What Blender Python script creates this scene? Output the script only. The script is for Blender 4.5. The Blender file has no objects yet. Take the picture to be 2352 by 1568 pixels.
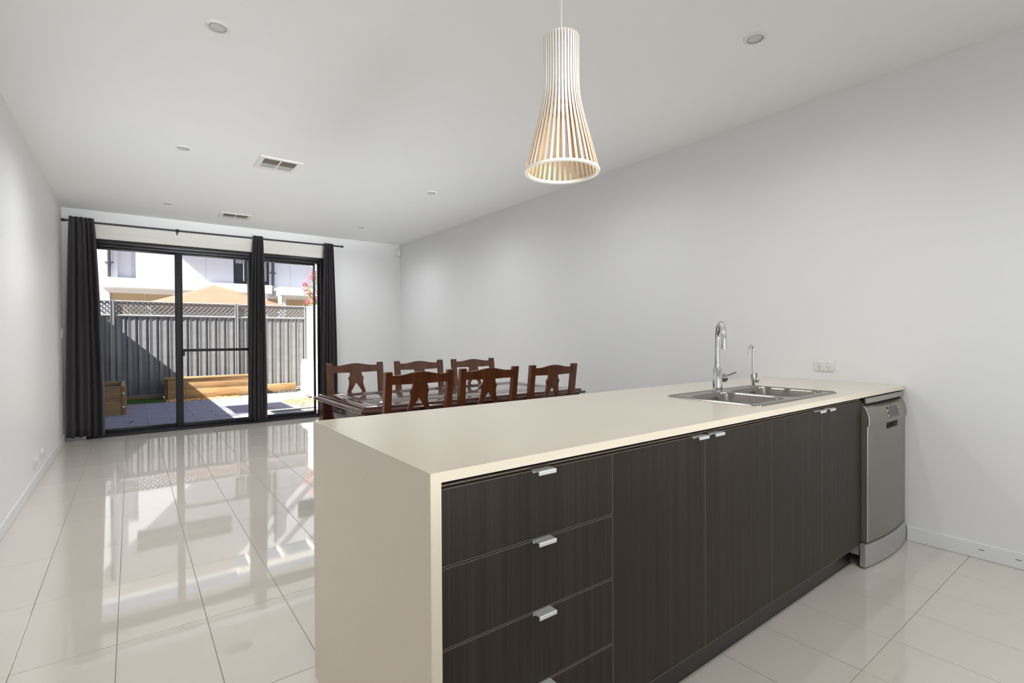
import bpy, bmesh, math, random
from mathutils import Vector, Matrix
from mathutils.geometry import tessellate_polygon
random.seed(7)
PI = math.pi
S = bpy.context.scene
C = S.collection

# ------------------------------------------------------------------ camera
W, R, L, H = 7.87, 3.598, -0.6385, 2.736      # window wall y, right wall x, left wall x, ceiling z
YAW, PITCH, ROLL, FPX = 0.6464, 0.0087, -0.0051, 1158.91
f = Vector((math.sin(YAW)*math.cos(PITCH), math.cos(YAW)*math.cos(PITCH), -math.sin(PITCH)))
r = Vector((math.cos(YAW), -math.sin(YAW), 0)); u = r.cross(f)
r2 = r*math.cos(ROLL)+u*math.sin(ROLL); u2 = -r*math.sin(ROLL)+u*math.cos(ROLL)
cam = bpy.data.objects.new('camera', bpy.data.cameras.new('camera')); C.objects.link(cam)
cam.matrix_world = Matrix(((r2.x, u2.x, -f.x, 0), (r2.y, u2.y, -f.y, 0), (r2.z, u2.z, -f.z, 1.1913), (0, 0, 0, 1)))
cam.data.sensor_width = 36.0; cam.data.lens = 36.0*FPX/2352.0
cam.data.clip_start = 0.02; cam.data.clip_end = 200
S.camera = cam

# ------------------------------------------------------------------ sky, sun, fill, exposure
wd = bpy.data.worlds.new('sky'); S.world = wd; wd.use_nodes = True
nt = wd.node_tree; bg = nt.nodes['Background']
geo = nt.nodes.new('ShaderNodeTexCoord'); sep = nt.nodes.new('ShaderNodeSeparateXYZ')
ramp = nt.nodes.new('ShaderNodeValToRGB')
nt.links.new(geo.outputs['Generated'], sep.inputs[0]); nt.links.new(sep.outputs['Z'], ramp.inputs[0])
ramp.color_ramp.elements[0].position = 0.0; ramp.color_ramp.elements[0].color = (0.76, 0.85, 1.0, 1)
ramp.color_ramp.elements[1].position = 0.7; ramp.color_ramp.elements[1].color = (0.42, 0.58, 1.0, 1)
nt.links.new(ramp.outputs[0], bg.inputs[0]); bg.inputs[1].default_value = 0.86

def lamp(name, kind, energy, loc, direction, color=(1, 1, 1), **kw):
    d = bpy.data.lights.new(name, kind); d.energy = energy; d.color = color
    for k, v in kw.items(): setattr(d, k, v)
    o = bpy.data.objects.new(name, d); C.objects.link(o); o.location = loc
    o.rotation_euler = Vector(direction).to_track_quat('-Z', 'Y').to_euler()
    return o
lamp('sun', 'SUN', 30.0, (-6, 4, 9), (1.0, 0.25, -0.98), (1.0, 0.95, 0.88), angle=0.009)
# unseen fill lights added behind the camera to brighten the room
lamp('rear_fill', 'AREA', 8.5, (1.1, -2.3, 1.5), (0.0, 1.0, 0.45), (0.95, 0.98, 1.0), shape='RECTANGLE', size=3.8, size_y=1.6)
lamp('rear_low_fill', 'AREA', 13.0, (1.5, -2.25, 0.55), (0.0, 1.0, 0.31), (0.95, 0.98, 1.0), shape='RECTANGLE', size=3.8, size_y=0.9, spread=math.radians(28))
lamp('rear_low_fill', 'AREA', 7.0, (1.0, -2.2, 0.5), (0.03, 1.0, 0.275), (0.95, 0.98, 1.0), shape='RECTANGLE', size=3.2, size_y=0.8, spread=math.radians(15))
lamp('left_side_fill', 'AREA', 19.0, (-0.58, -1.3, 1.4), (1.0, 0.5, 0.1), (0.95, 0.98, 1.0), shape='RECTANGLE', size=1.4, size_y=1.4)  # unseen fill added from the left for the island end
S.view_settings.view_transform = 'Standard'; S.view_settings.look = 'None'
S.view_settings.gamma = 1.0; S.view_settings.use_curve_mapping = False
S.view_settings.exposure = 0.0

# ------------------------------------------------------------------ materials
def lin(c):
    return tuple(((v/255.0)/12.92 if v/255.0 <= 0.04045 else ((v/255.0+0.055)/1.055)**2.4) for v in c)
def mat(name, col, rough=0.5, metal=0.0, spec=0.5, coat=0.0, noise=None, bump=None, srgb=False, roughvar=0.0, ior=1.5, crough=0.03, nrough=None):
    """noise=(scale xyz, amount) darkens/lightens the base colour; bump=(scale, strength)"""
    m = bpy.data.materials.new(name); m.use_nodes = True
    n = m.node_tree; b = n.nodes['Principled BSDF']
    c = lin(col) if srgb else col
    b.inputs['Base Color'].default_value = (*c, 1); b.inputs['Roughness'].default_value = rough
    b.inputs['Metallic'].default_value = metal; b.inputs['Specular IOR Level'].default_value = spec
    b.inputs['IOR'].default_value = ior
    b.inputs['Coat Weight'].default_value = coat; b.inputs['Coat Roughness'].default_value = crough
    tc = n.nodes.new('ShaderNodeTexCoord')
    if noise:
        mp = n.nodes.new('ShaderNodeMapping'); mp.inputs['Scale'].default_value = noise[0]
        nz = n.nodes.new('ShaderNodeTexNoise'); nz.inputs['Scale'].default_value = 1.0; nz.inputs['Detail'].default_value = 5
        rp = n.nodes.new('ShaderNodeValToRGB'); a = noise[1]
        rp.color_ramp.elements[0].position = 0.3; rp.color_ramp.elements[1].position = 0.7
        rp.color_ramp.elements[0].color = (*[v*(1-a) for v in c], 1); rp.color_ramp.elements[1].color = (*[min(1, v*(1+a)) for v in c], 1)
        n.links.new(tc.outputs['Object'], mp.inputs[0]); n.links.new(mp.outputs[0], nz.inputs['Vector'])
        n.links.new(nz.outputs['Fac'], rp.inputs[0]); n.links.new(rp.outputs[0], b.inputs['Base Color'])
    if roughvar:
        nz = n.nodes.new('ShaderNodeTexNoise'); nz.inputs['Scale'].default_value = nrough or 3.0; nz.inputs['Detail'].default_value = 8
        mr = n.nodes.new('ShaderNodeMapRange'); mr.inputs['From Min'].default_value = 0.35; mr.inputs['From Max'].default_value = 0.75
        mr.inputs['To Min'].default_value = rough; mr.inputs['To Max'].default_value = rough+roughvar
        n.links.new(tc.outputs['Object'], nz.inputs['Vector']); n.links.new(nz.outputs['Fac'], mr.inputs['Value']); n.links.new(mr.outputs[0], b.inputs['Roughness'])
    if bump:
        nz = n.nodes.new('ShaderNodeTexNoise'); nz.inputs['Scale'].default_value = bump[0]; nz.inputs['Detail'].default_value = 3
        bp = n.nodes.new('ShaderNodeBump'); bp.inputs['Strength'].default_value = bump[1]; bp.inputs['Distance'].default_value = 0.01
        n.links.new(tc.outputs['Object'], nz.inputs['Vector']); n.links.new(nz.outputs['Fac'], bp.inputs['Height']); n.links.new(bp.outputs[0], b.inputs['Normal'])
    return m
M = {}
M['wall'] = mat('painted_plaster', (0.80, 0.80, 0.80), 0.55, bump=(220, 0.03))
M['wall_gloss'] = mat('painted_plaster_sheen', (0.82, 0.82, 0.82), 0.42, bump=(160, 0.03))
M['ceil'] = mat('ceiling_paint', (0.87, 0.87, 0.86), 0.8)
M['trimw'] = mat('white_gloss_paint', (0.78, 0.79, 0.79), 0.3)
M['cream'] = mat('cream_painted_board', (0.82, 0.79, 0.73), 0.45)
M['tile'] = mat('polished_porcelain', (0.64, 0.59, 0.52), 0.025, ior=2.15, noise=((1.3, 1.3, 1.3), 0.03), roughvar=0.02, nrough=2.2)
M['grout'] = mat('grout', (0.28, 0.25, 0.22), 0.9)
M['bench'] = mat('cream_quartz', (0.66, 0.59, 0.47), 0.15, ior=1.5, noise=((90, 90, 90), 0.012))
def laminate():
    m = mat('dark_oak_laminate', (0.040, 0.031, 0.024), 0.45, spec=0.28)
    n = m.node_tree; b = n.nodes['Principled BSDF']; tc = n.nodes.new('ShaderNodeTexCoord')
    mp = n.nodes.new('ShaderNodeMapping'); mp.inputs['Scale'].default_value = (260, 260, 2.2)
    nz = n.nodes.new('ShaderNodeTexNoise'); nz.inputs['Scale'].default_value = 1; nz.inputs['Detail'].default_value = 6
    mp2 = n.nodes.new('ShaderNodeMapping'); mp2.inputs['Scale'].default_value = (60, 60, 0.8)
    n2 = n.nodes.new('ShaderNodeTexNoise'); n2.inputs['Scale'].default_value = 1
    mx = n.nodes.new('ShaderNodeMath'); mx.operation = 'MULTIPLY_ADD'; mx.inputs[1].default_value = 0.5
    ml = n.nodes.new('ShaderNodeMath'); ml.operation = 'MULTIPLY'; ml.inputs[1].default_value = 0.5
    rp = n.nodes.new('ShaderNodeValToRGB'); rp.color_ramp.elements[0].position = 0.36; rp.color_ramp.elements[1].position = 0.66
    rp.color_ramp.elements[0].color = (0.013, 0.0088, 0.0060, 1); rp.color_ramp.elements[1].color = (0.031, 0.0225, 0.0165, 1)
    n.links.new(tc.outputs['Object'], mp.inputs[0]); n.links.new(tc.outputs['Object'], mp2.inputs[0])
    n.links.new(mp.outputs[0], nz.inputs['Vector']); n.links.new(mp2.outputs[0], n2.inputs['Vector'])
    n.links.new(n2.outputs['Fac'], ml.inputs[0]); n.links.new(nz.outputs['Fac'], mx.inputs[0]); n.links.new(ml.outputs[0], mx.inputs[2])
    n.links.new(mx.outputs[0], rp.inputs[0]); n.links.new(rp.outputs[0], b.inputs['Base Color'])
    return m
M['lam'] = laminate()
M['edge'] = mat('laminate_edging', (0.16, 0.13, 0.105), 0.4)
M['black'] = mat('black_void_board', (0.008, 0.007, 0.006), 0.6)
M['kick'] = mat('dark_kickboard', (0.010, 0.009, 0.008), 0.35)
M['alu'] = mat('brushed_aluminium', (0.66, 0.67, 0.68), 0.35, 0.45)
M['chrome'] = mat('chrome', (0.62, 0.62, 0.63), 0.06, 1.0)
M['steel'] = mat('brushed_steel', (0.28, 0.255, 0.23), 0.24, 1.0, noise=((4, 200, 4), 0.06))
M['dw'] = mat('dishwasher_silver', (0.23, 0.215, 0.19), 0.34, 0.55)
M['dwl'] = mat('dishwasher_light_silver', (0.42, 0.42, 0.42), 0.35, 0.5)
M['dwlip'] = mat('dishwasher_lip_silver', (0.30, 0.285, 0.255), 0.34, 0.5)
M['lcd'] = mat('display_glass', (0.035, 0.036, 0.035), 0.2)
M['btn'] = mat('button_silver', (0.55, 0.52, 0.46), 0.3, 0.6)
M['plastic'] = mat('white_plastic', (0.76, 0.76, 0.75), 0.35)
M['dark'] = mat('dark_slot', (0.02, 0.02, 0.02), 0.6)
M['wood'] = mat('mahogany_stain', (0.115, 0.036, 0.013), 0.22, coat=0.35, noise=((30, 4, 4), 0.35))
M['wooddark'] = mat('mahogany_table_stain', (0.060, 0.018, 0.010), 0.14, coat=0.6, noise=((4, 30, 30), 0.3))
M['tglass'] = mat('table_inset_glass', (0.10, 0.085, 0.075), 0.015, ior=1.6)
M['curtain'] = mat('charcoal_blockout_fabric', (0.056, 0.051, 0.056), 0.75, bump=(900, 0.15))
M['frame'] = mat('black_powdercoat', (0.014, 0.014, 0.017), 0.32)
M['rod'] = mat('black_metal', (0.01, 0.01, 0.01), 0.35)
M['slat'] = mat('white_laminated_birch', (0.86, 0.84, 0.80), 0.4)
M['birch'] = mat('birch_veneer', (0.72, 0.46, 0.18), 0.45, noise=((8, 8, 60), 0.12))
M['ring'] = mat('birch_ring_white', (0.82, 0.77, 0.68), 0.4)
M['cord'] = mat('white_cord', (0.85, 0.85, 0.86), 0.5)
M['bulb'] = mat('opal_glass_bulb', (0.75, 0.72, 0.68), 0.25)
M['lens'] = mat('downlight_lens', (0.62, 0.62, 0.61), 0.5)
M['ventdark'] = mat('vent_dark_brown', (0.13, 0.11, 0.09), 0.6)  # dark brown of louvres, backing plates and downlight gaps
# outside
M['fence'] = mat('slate_grey_steel', (0.16, 0.16, 0.165), 0.38, noise=((3, 3, 9), 0.12))
M['fence_lit'] = mat('sunlit_grey_steel', (0.50, 0.49, 0.46), 0.5)  # sunlit tone of the grey fence steel put into the colour
M['fpost'] = mat('grey_steel_post', (0.24, 0.24, 0.245), 0.35)
M['paver'] = mat('blue_grey_paver', (0.175, 0.165, 0.225), 0.75, noise=((3, 3, 3), 0.12))
M['joint'] = mat('paver_joint_sand', (0.06, 0.056, 0.07), 0.95)
M['soil'] = mat('pale_gravel_ground', (0.34, 0.31, 0.26), 0.95, noise=((18, 18, 18), 0.3))
M['conc'] = mat('pale_concrete', (0.62, 0.60, 0.56), 0.85)
M['sleeper'] = mat('treated_pine', (0.30, 0.185, 0.085), 0.75, noise=((3, 30, 40), 0.28))
M['grass'] = mat('artificial_turf', (0.045, 0.12, 0.015), 0.9)
M['bark'] = mat('bark_chip', (0.48, 0.26, 0.10), 0.85, noise=((40, 40, 40), 0.5))
M['pebble'] = mat('black_pebble', (0.03, 0.03, 0.035), 0.5)
M['weed'] = mat('weed_green', (0.05, 0.11, 0.02), 0.8)
M['acw'] = mat('white_enamel', (0.82, 0.82, 0.80), 0.4)
M['acb'] = mat('beige_service_panel', (0.55, 0.52, 0.47), 0.5)
M['render'] = mat('white_render', (0.52, 0.52, 0.555), 0.8)
M['seam'] = mat('panel_seam', (0.38, 0.38, 0.42), 0.8)
M['brownwall'] = mat('taupe_cladding', (0.34, 0.25, 0.16), 0.7)
M['pipe'] = mat('charcoal_downpipe', (0.045, 0.05, 0.065), 0.4)
M['wdark'] = mat('dark_window_glass', (0.03, 0.03, 0.028), 0.08)
M['blind'] = mat('grey_roller_blind', (0.30, 0.29, 0.28), 0.7)
M['canvas'] = mat('peach_canvas', (0.235, 0.098, 0.062), 0.85, noise=((2, 2, 6), 0.06))
M['leaf'] = mat('yellow_green_leaf', (0.30, 0.30, 0.06), 0.6)
M['flower'] = mat('pink_blossom', (0.55, 0.06, 0.13), 0.7)
M['stem'] = mat('branch_bark', (0.16, 0.10, 0.06), 0.8)
M['roof'] = mat('flat_sheet', (0.3, 0.3, 0.3), 0.6)
g = bpy.data.materials.new('window_glass'); g.use_nodes = True; n = g.node_tree
n.nodes.remove(n.nodes['Principled BSDF'])
tr = n.nodes.new('ShaderNodeBsdfTransparent'); gl = n.nodes.new('ShaderNodeBsdfGlossy'); gl.inputs['Roughness'].default_value = 0.0
fr = n.nodes.new('ShaderNodeFresnel'); fr.inputs[0].default_value = 1.12; mx = n.nodes.new('ShaderNodeMixShader')
tr.inputs[0].default_value = (0.96, 0.975, 0.97, 1)
n.links.new(fr.outputs[0], mx.inputs[0]); n.links.new(tr.outputs[0], mx.inputs[1]); n.links.new(gl.outputs[0], mx.inputs[2])
n.links.new(mx.outputs[0], n.nodes['Material Output'].inputs[0]); M['glass'] = g

# ------------------------------------------------------------------ mesh helpers
def B(): return bmesh.new()
def box(bm, x0, x1, y0, y1, z0, z1, bev=0.0, seg=2):
    x0, x1 = sorted((x0, x1)); y0, y1 = sorted((y0, y1)); z0, z1 = sorted((z0, z1))
    t = bmesh.new(); bmesh.ops.create_cube(t, size=1.0)
    bmesh.ops.transform(t, matrix=Matrix.Translation(((x0+x1)/2, (y0+y1)/2, (z0+z1)/2)) @ Matrix.Diagonal((x1-x0, y1-y0, z1-z0, 1)), verts=t.verts)
    if bev: bmesh.ops.bevel(t, geom=t.edges[:], offset=bev, segments=seg, profile=0.5, affect='EDGES')
    merge(bm, t); return bm
def merge(bm, t, mtx=None):
    if mtx is not None: bmesh.ops.transform(t, matrix=mtx, verts=t.verts)
    me = bpy.data.meshes.new('tmp'); t.to_mesh(me); bm.from_mesh(me); bpy.data.meshes.remove(me); t.free()
AX = {'x': lambda p, a: (a, p[0], p[1]), 'y': lambda p, a: (p[0], a, p[1]), 'z': lambda p, a: (p[0], p[1], a)}
def prism(bm, outer, a0, a1, axis='z', holes=()):
    """polygon (with holes) extruded between a0 and a1 along axis"""
    F = AX[axis]; loops = [outer]+list(holes)
    tris = tessellate_polygon([[Vector((p[0], p[1], 0)) for p in l] for l in loops])
    flat = [p for l in loops for p in l]
    va = [bm.verts.new(F(p, a0)) for p in flat]; vb = [bm.verts.new(F(p, a1)) for p in flat]
    for t in tris:
        for vs, o in ((va, 1), (vb, -1)):
            try: bm.faces.new([vs[i] for i in t][::o])
            except ValueError: pass
    k = 0
    for l in loops:
        m = len(l)
        for i in range(m):
            a, b = k+i, k+(i+1) % m
            try: bm.faces.new((va[a], va[b], vb[b], vb[a]))
            except ValueError: pass
        k += m
    bmesh.ops.recalc_face_normals(bm, faces=bm.faces)
    return bm
def tube(bm, pts, rad, n=12):
    pts = [Vector(p) for p in pts]; rads = rad if isinstance(rad, (list, tuple)) else [rad]*len(pts)
    rings = []; up = None
    for i, p in enumerate(pts):
        d = (pts[min(i+1, len(pts)-1)]-pts[max(i-1, 0)]).normalized()
        if up is None: up = Vector((0, 0, 1)) if abs(d.z) < 0.9 else Vector((1, 0, 0))
        s = d.cross(up).normalized(); up = s.cross(d).normalized()
        rings.append([bm.verts.new(p+(s*math.cos(2*PI*k/n)+up*math.sin(2*PI*k/n))*rads[i]) for k in range(n)])
    for a, b in zip(rings, rings[1:]):
        for k in range(n): bm.faces.new((a[k], a[(k+1) % n], b[(k+1) % n], b[k]))
    bm.faces.new(rings[0][::-1]); bm.faces.new(rings[-1]); return bm
def lathe(bm, prof, n=24, c=(0, 0, 0), close=False):
    rings = [[bm.verts.new((c[0]+q*math.cos(2*PI*k/n), c[1]+q*math.sin(2*PI*k/n), c[2]+z)) for k in range(n)] for q, z in prof]
    seq = list(zip(rings, rings[1:]))+([(rings[-1], rings[0])] if close else [])
    for a, b in seq:
        for k in range(n): bm.faces.new((a[k], a[(k+1) % n], b[(k+1) % n], b[k]))
    if not close:
        if prof[0][0] > 1e-6: bm.faces.new(rings[0][::-1])
        if prof[-1][0] > 1e-6: bm.faces.new(rings[-1])
    bmesh.ops.recalc_face_normals(bm, faces=bm.faces); return bm
def rrect(x0, x1, y0, y1, rad, n=6):
    p = []
    for cx, cy, a in ((x1-rad, y1-rad, 0), (x0+rad, y1-rad, 1), (x0+rad, y0+rad, 2), (x1-rad, y0+rad, 3)):
        for k in range(n+1):
            t = a*PI/2+k*PI/2/n; p.append((cx+rad*math.cos(t), cy+rad*math.sin(t)))
    return p
def loft(bm, rings, cap0=False, cap1=False):
    vs = [[bm.verts.new(p) for p in rg] for rg in rings]; m = len(rings[0])
    for a, b in zip(vs, vs[1:]):
        for k in range(m): bm.faces.new((a[k], a[(k+1) % m], b[(k+1) % m], b[k]))
    if cap0: bm.faces.new(vs[0][::-1])
    if cap1: bm.faces.new(vs[-1])
    return bm
def rootloc(o):
    v = Vector((0, 0, 0))
    while o is not None: v += o.location; o = o.parent
    return v
def obj(name, bm, m, parent=None, smooth=True, local=False, kind=None):
    """one mesh object; vertices are given in world space unless local"""
    me = bpy.data.meshes.new(name)
    if parent is not None and not local:
        bmesh.ops.translate(bm, vec=-rootloc(parent), verts=bm.verts)
    bmesh.ops.recalc_face_normals(bm, faces=bm.faces)
    bm.to_mesh(me); bm.free()
    me.materials.append(M[m])
    if smooth:
        for p in me.polygons: p.use_smooth = True
        me.set_sharp_from_angle(angle=math.radians(32))
    o = bpy.data.objects.new(name, me); C.objects.link(o)
    if parent is not None: o.parent = parent
    if kind: o['kind'] = kind
    return o
def thing(name, label, cat, loc=(0, 0, 0), group=None, rotz=0.0):
    o = bpy.data.objects.new(name, None); C.objects.link(o); o.location = loc; o.rotation_euler = (0, 0, rotz)
    o.empty_display_size = 0.1; o['label'] = label; o['category'] = cat
    if group: o['group'] = group
    return o
def tag(o, label, cat, group=None):
    o['label'] = label; o['category'] = cat
    if group: o['group'] = group
    return o
def struct(name, bm, m, label, cat, smooth=False):
    o = obj(name, bm, m, None, smooth); o['kind'] = 'structure'; o['label'] = label; o['category'] = cat; return o
def copytree(root, loc=None, rotz=None, label=None):
    rr = root.copy(); C.objects.link(rr)
    if loc is not None: rr.location = loc
    if rotz is not None: rr.rotation_euler = (0, 0, rotz)
    if label: rr['label'] = label
    for ch in list(root.children):
        c = ch.copy(); C.objects.link(c); c.parent = rr
        for gch in list(ch.children):
            d = gch.copy(); C.objects.link(d); d.parent = c
    return rr
def bx(name, m, parent, x0, x1, y0, y1, z0, z1, bev=0.0, **k):
    return obj(name, box(B(), x0, x1, y0, y1, z0, z1, bev), m, parent, **k)

# ------------------------------------------------------------------ room shell
YB = -2.4
fl = struct('floor', box(B(), L-.1, R+.1, YB-.1, W+.05, -0.12, -0.0025), 'grout', 'polished cream porcelain tile floor with thin grey grout lines', 'floor')
TP, GX, GY = 0.3027, 0.5494, 0.68
tile_mesh = {}
def tile_obj(x0, x1, y0, y1):
    key = (round(x1-x0, 3), round(y1-y0, 3))
    if key not in tile_mesh:
        bm = box(B(), 0, x1-x0, 0, y1-y0, -0.012, 0.0, 0.0007, 1)
        me = bpy.data.meshes.new('tile'); bm.to_mesh(me); bm.free(); me.materials.append(M['tile']); tile_mesh[key] = me
    o = bpy.data.objects.new('tile', tile_mesh[key]); C.objects.link(o); o.parent = fl; o.location = (x0, y0, 0); return o
gp = 0.00125
i = -4
for i in range(-5, 12):
    xa, xb = GX+i*TP+gp, GX+(i+1)*TP-gp
    xa, xb = max(xa, L), min(xb, R)
    if xb-xa < 0.01: continue
    for j in range(-6, 13):
        ya, yb = GY+j*2*TP+gp, GY+(j+1)*2*TP-gp
        ya, yb = max(ya, YB), min(yb, W)
        if yb-ya < 0.01: continue
        tile_obj(xa, xb, ya, yb)
struct('ceiling', box(B(), L-.1, R+.1, YB-.1, W+.23, H, H+.12), 'ceil', 'smooth white painted ceiling', 'ceiling')
struct('wall_left', box(B(), L-.15, L, YB-.1, W+.23, -.1, H+.02), 'wall_gloss', 'white painted wall on the left side', 'wall')
struct('wall_right', box(B(), R, R+.15, YB-.1, W+.23, -.1, H+.02), 'wall', 'long white painted wall on the right behind the island', 'wall')
struct('wall_front', box(B(), L, R, YB-.1, YB, -.1, H), 'wall', 'white wall behind the camera', 'wall')
DX0, DX1, DZ1 = -0.437, 2.345, 2.402
bm = B(); box(bm, L, DX0, W, W+.2, -.1, H); box(bm, DX1, R, W, W+.2, -.1, H); box(bm, DX0, DX1, W, W+.2, DZ1, H)
struct('wall_back', bm, 'wall', 'white end wall around the black sliding door', 'wall')
bm = B(); box(bm, L, L+.014, YB, W, 0, .085, .004); struct('baseboard_left', bm, 'trimw', 'white skirting board along the left wall', 'baseboard')
bm = B(); box(bm, R-.014, R, 1.84, W, 0, .085, .004); box(bm, R-.014, R, YB, 0.955, 0, .085, .004)
struct('baseboard_right', bm, 'trimw', 'white scuffed skirting board along the right wall', 'baseboard')
bm = B(); box(bm, L+.015, DX0-.002, W-.014, W, 0, .075, .003); box(bm, DX1+.002, R-.015, W-.014, W, 0, .075, .003)
struct('baseboard_back', bm, 'trimw', 'white skirting board either side of the sliding door', 'baseboard')
bm = B(); box(bm, DX0-.01, DX1+.01, W-.012, W, 2.478, 2.566, .003); box(bm, DX0-.01, DX1+.01, W-.02, W, DZ1, 2.478, .003)
struct('trim_1', bm, 'cream', 'cream painted head board above the sliding door', 'trim')
bm = B()
for y, z in ((0.62, .05), (0.48, .045)): box(bm, R-.0146, R-.0139, y, y+.022, z, z+.003)
o = obj('scuff_mark', bm, 'dark', None); o.parent = bpy.data.objects['baseboard_right']

# ------------------------------------------------------------------ sliding door (structure)
dr = bpy.data.objects.new('door_1', None); C.objects.link(dr); dr.location = (0.95, W, 0)
dr['kind'] = 'structure'; dr['label'] = 'black framed three panel glass sliding door to the courtyard'; dr['category'] = 'door'
y0, y1 = W-.004, W+.11
bm = B(); box(bm, DX0, DX1, y0, y1, 2.352, DZ1, .003); box(bm, DX0, DX1, y0+.03, y1, 2.318, 2.353, .003); obj('head_frame', bm, 'frame', dr)
bm = B(); box(bm, DX0, DX1, y0-.01, y1, .0, .03, .003); box(bm, DX0, DX1, y0+.035, y0+.05, .03, .045, .002); box(bm, DX0, DX1, y0+.075, y0+.09, .03, .045, .002); obj('sill_track', bm, 'frame', dr)
bm = B(); box(bm, DX0, DX0+.04, y0, y1, .03, 2.352, .003); obj('jamb', bm, 'frame', dr)
bm = B(); box(bm, DX1-.045, DX1, y0, y1, .03, 2.352, .003); obj('jamb', bm, 'frame', dr)
def panel(name, x0, x1, yc, sl, sr, top=2.318, bot=.035, rail=.05, bar=None):
    p = obj(name, box(box(B(), x0, x0+sl, yc-.016, yc+.016, bot, top, .003), x1-sr, x1, yc-.016, yc+.016, bot, top, .003), 'frame', dr)
    bx('rail', 'frame', p, x0+sl, x1-sr, yc-.015, yc+.015, top-.028, top, .002)
    bx('rail', 'frame', p, x0+sl, x1-sr, yc-.015, yc+.015, bot, bot+rail, .002)
    bx('glass_pane', 'glass', p, x0+sl-.004, x1-sr+.004, yc-.003, yc+.003, bot+rail-.004, top-.024)
    if bar: bx('mid_rail', 'frame', p, x0+sl, x1-sr, yc-.014, yc+.014, bar-.018, bar+.018, .003)
    return p
panel('fixed_panel', DX0+.04, .512, W+.085, .03, .05)
p = panel('sliding_panel', .472, 1.385, W+.045, .072, .06, bar=1.04)
bx('latch', 'frame', p, .535, .562, W+.012, W+.03, .965, 1.03, .003)
for z in (1.045, 0.975): obj('screw', lathe(B(), [(.004, 0), (.003, .003)], 8, (.525, 0, 0)), 'alu', p) if False else bx('screw', 'alu', p, .524, .529, W+.0265, W+.0295, z, z+.005)
panel('fixed_panel', 1.32, 2.245, W+.085, .045, .03)
bx('fly_screen_stile', 'frame', dr, 2.275, 2.30, W+.07, W+.1, .035, 2.318, .002)

# ------------------------------------------------------------------ curtain rod and curtains
RZ = 2.575; RY = W-.10
t = thing('curtain_rod', 'long black metal curtain rod with capped ends above the sliding door', 'curtain rod', (1.0, W, RZ))
obj('pole', tube(B(), [(-.612, RY, RZ-.005), (1.0, RY, RZ+.005), (2.60, RY, RZ+.018)], .0115, 14), 'rod', t)
obj('end_cap', tube(B(), [(-.632, RY, RZ-.005), (-.60, RY, RZ-.005)], .0175, 14), 'rod', t)
obj('end_cap', tube(B(), [(2.59, RY, RZ+.018), (2.615, RY, RZ+.018)], .0175, 14), 'rod', t)
for bxx in (-.45, .487, 2.40):
    bm = B(); tube(bm, [(bxx, RY-.004, RZ), (bxx, W-.002, RZ-.035)], .008, 8); lathe(bm, [(.017, -.02), (.017, .02)], 14, (bxx, RY, RZ)); box(bm, bxx-.014, bxx+.014, W-.006, W, RZ-.10, RZ-.0, .002)
    obj('bracket', bm, 'rod', t)
def curtain(label, xt0, xt1, xb0, xb1, folds, seed, zt=2.622, zb=.045, amp=.03, bias=0.0, hang=None):
    rnd = random.Random(seed); ph = [rnd.uniform(-.5, .5) for _ in range(folds*2+2)]; wd_ = [rnd.uniform(.6, 1.4) for _ in range(folds)]
    s = sum(wd_); acc = [0]
    for w_ in wd_: acc.append(acc[-1]+w_/s)
    nx, nz = folds*12, 26; bm = B(); grid = []
    for jz in range(nz+1):
        v = jz/nz; z = zt+(zb-zt)*v; k = min(1.0, v*1.25)**0.7
        row = []
        for ix in range(nx+1):
            s_ = ix/nx; fi = min(folds-1, int(ix/12)); q = (ix-fi*12)/12
            un = acc[fi]+(acc[fi+1]-acc[fi])*q
            a = amp*(0.75+0.35*math.sin(ph[fi]*6))*(1+0.35*k)
            y = RY+a*math.sin(2*PI*(s_*folds)+ph[fi]*0.4*k)+0.006*math.sin(7*v+ph[fi]*5)
            y = min(y, W-.03)
            mixu = un*(1-k*.35)+s_*(k*.35)
            xl = xt0+(xb0-xt0)*k; xr = xt1+(xb1-xt1)*k
            if hang: xr += hang*math.sin(PI*min(1, v*1.02))*0.4
            x = xl+(xr-xl)*mixu+0.004*math.sin(2*PI*s_*folds*2)*k
            row.append(bm.verts.new((x, y-bias*k, z+(0.006*math.sin(2*PI*s_*folds) if jz in (0, nz) else 0))))
        grid.append(row)
    for a_, b_ in zip(grid, grid[1:]):
        for k in range(nx): bm.faces.new((a_[k], a_[k+1], b_[k+1], b_[k]))
    o = obj('curtain', bm, 'curtain', None)
    cx = (xt0+xt1)/2
    o.data.transform(Matrix.Translation((-cx, -RY, -zb))); o.location = (cx, RY, zb)
    md = o.modifiers.new('thick', 'SOLIDIFY'); md.thickness = .003
    for p_ in o.data.polygons: p_.use_smooth = True
    tag(o, label, 'curtain', 'charcoal curtains on the black rod'); return o
curtain('widest charcoal curtain bunched in the left corner by the left wall', -.565, -.345, -.612, -.262, 5, 3, zb=.045, amp=.026)
curtain('narrow charcoal curtain hanging in the middle of the sliding door', 1.365, 1.49, 1.285, 1.525, 5, 11, zb=.06, amp=.024)
curtain('narrow charcoal curtain at the right end of the rod, behind the table', 2.335, 2.46, 2.262, 2.515, 5, 5, zb=.06, amp=.024)

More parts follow.
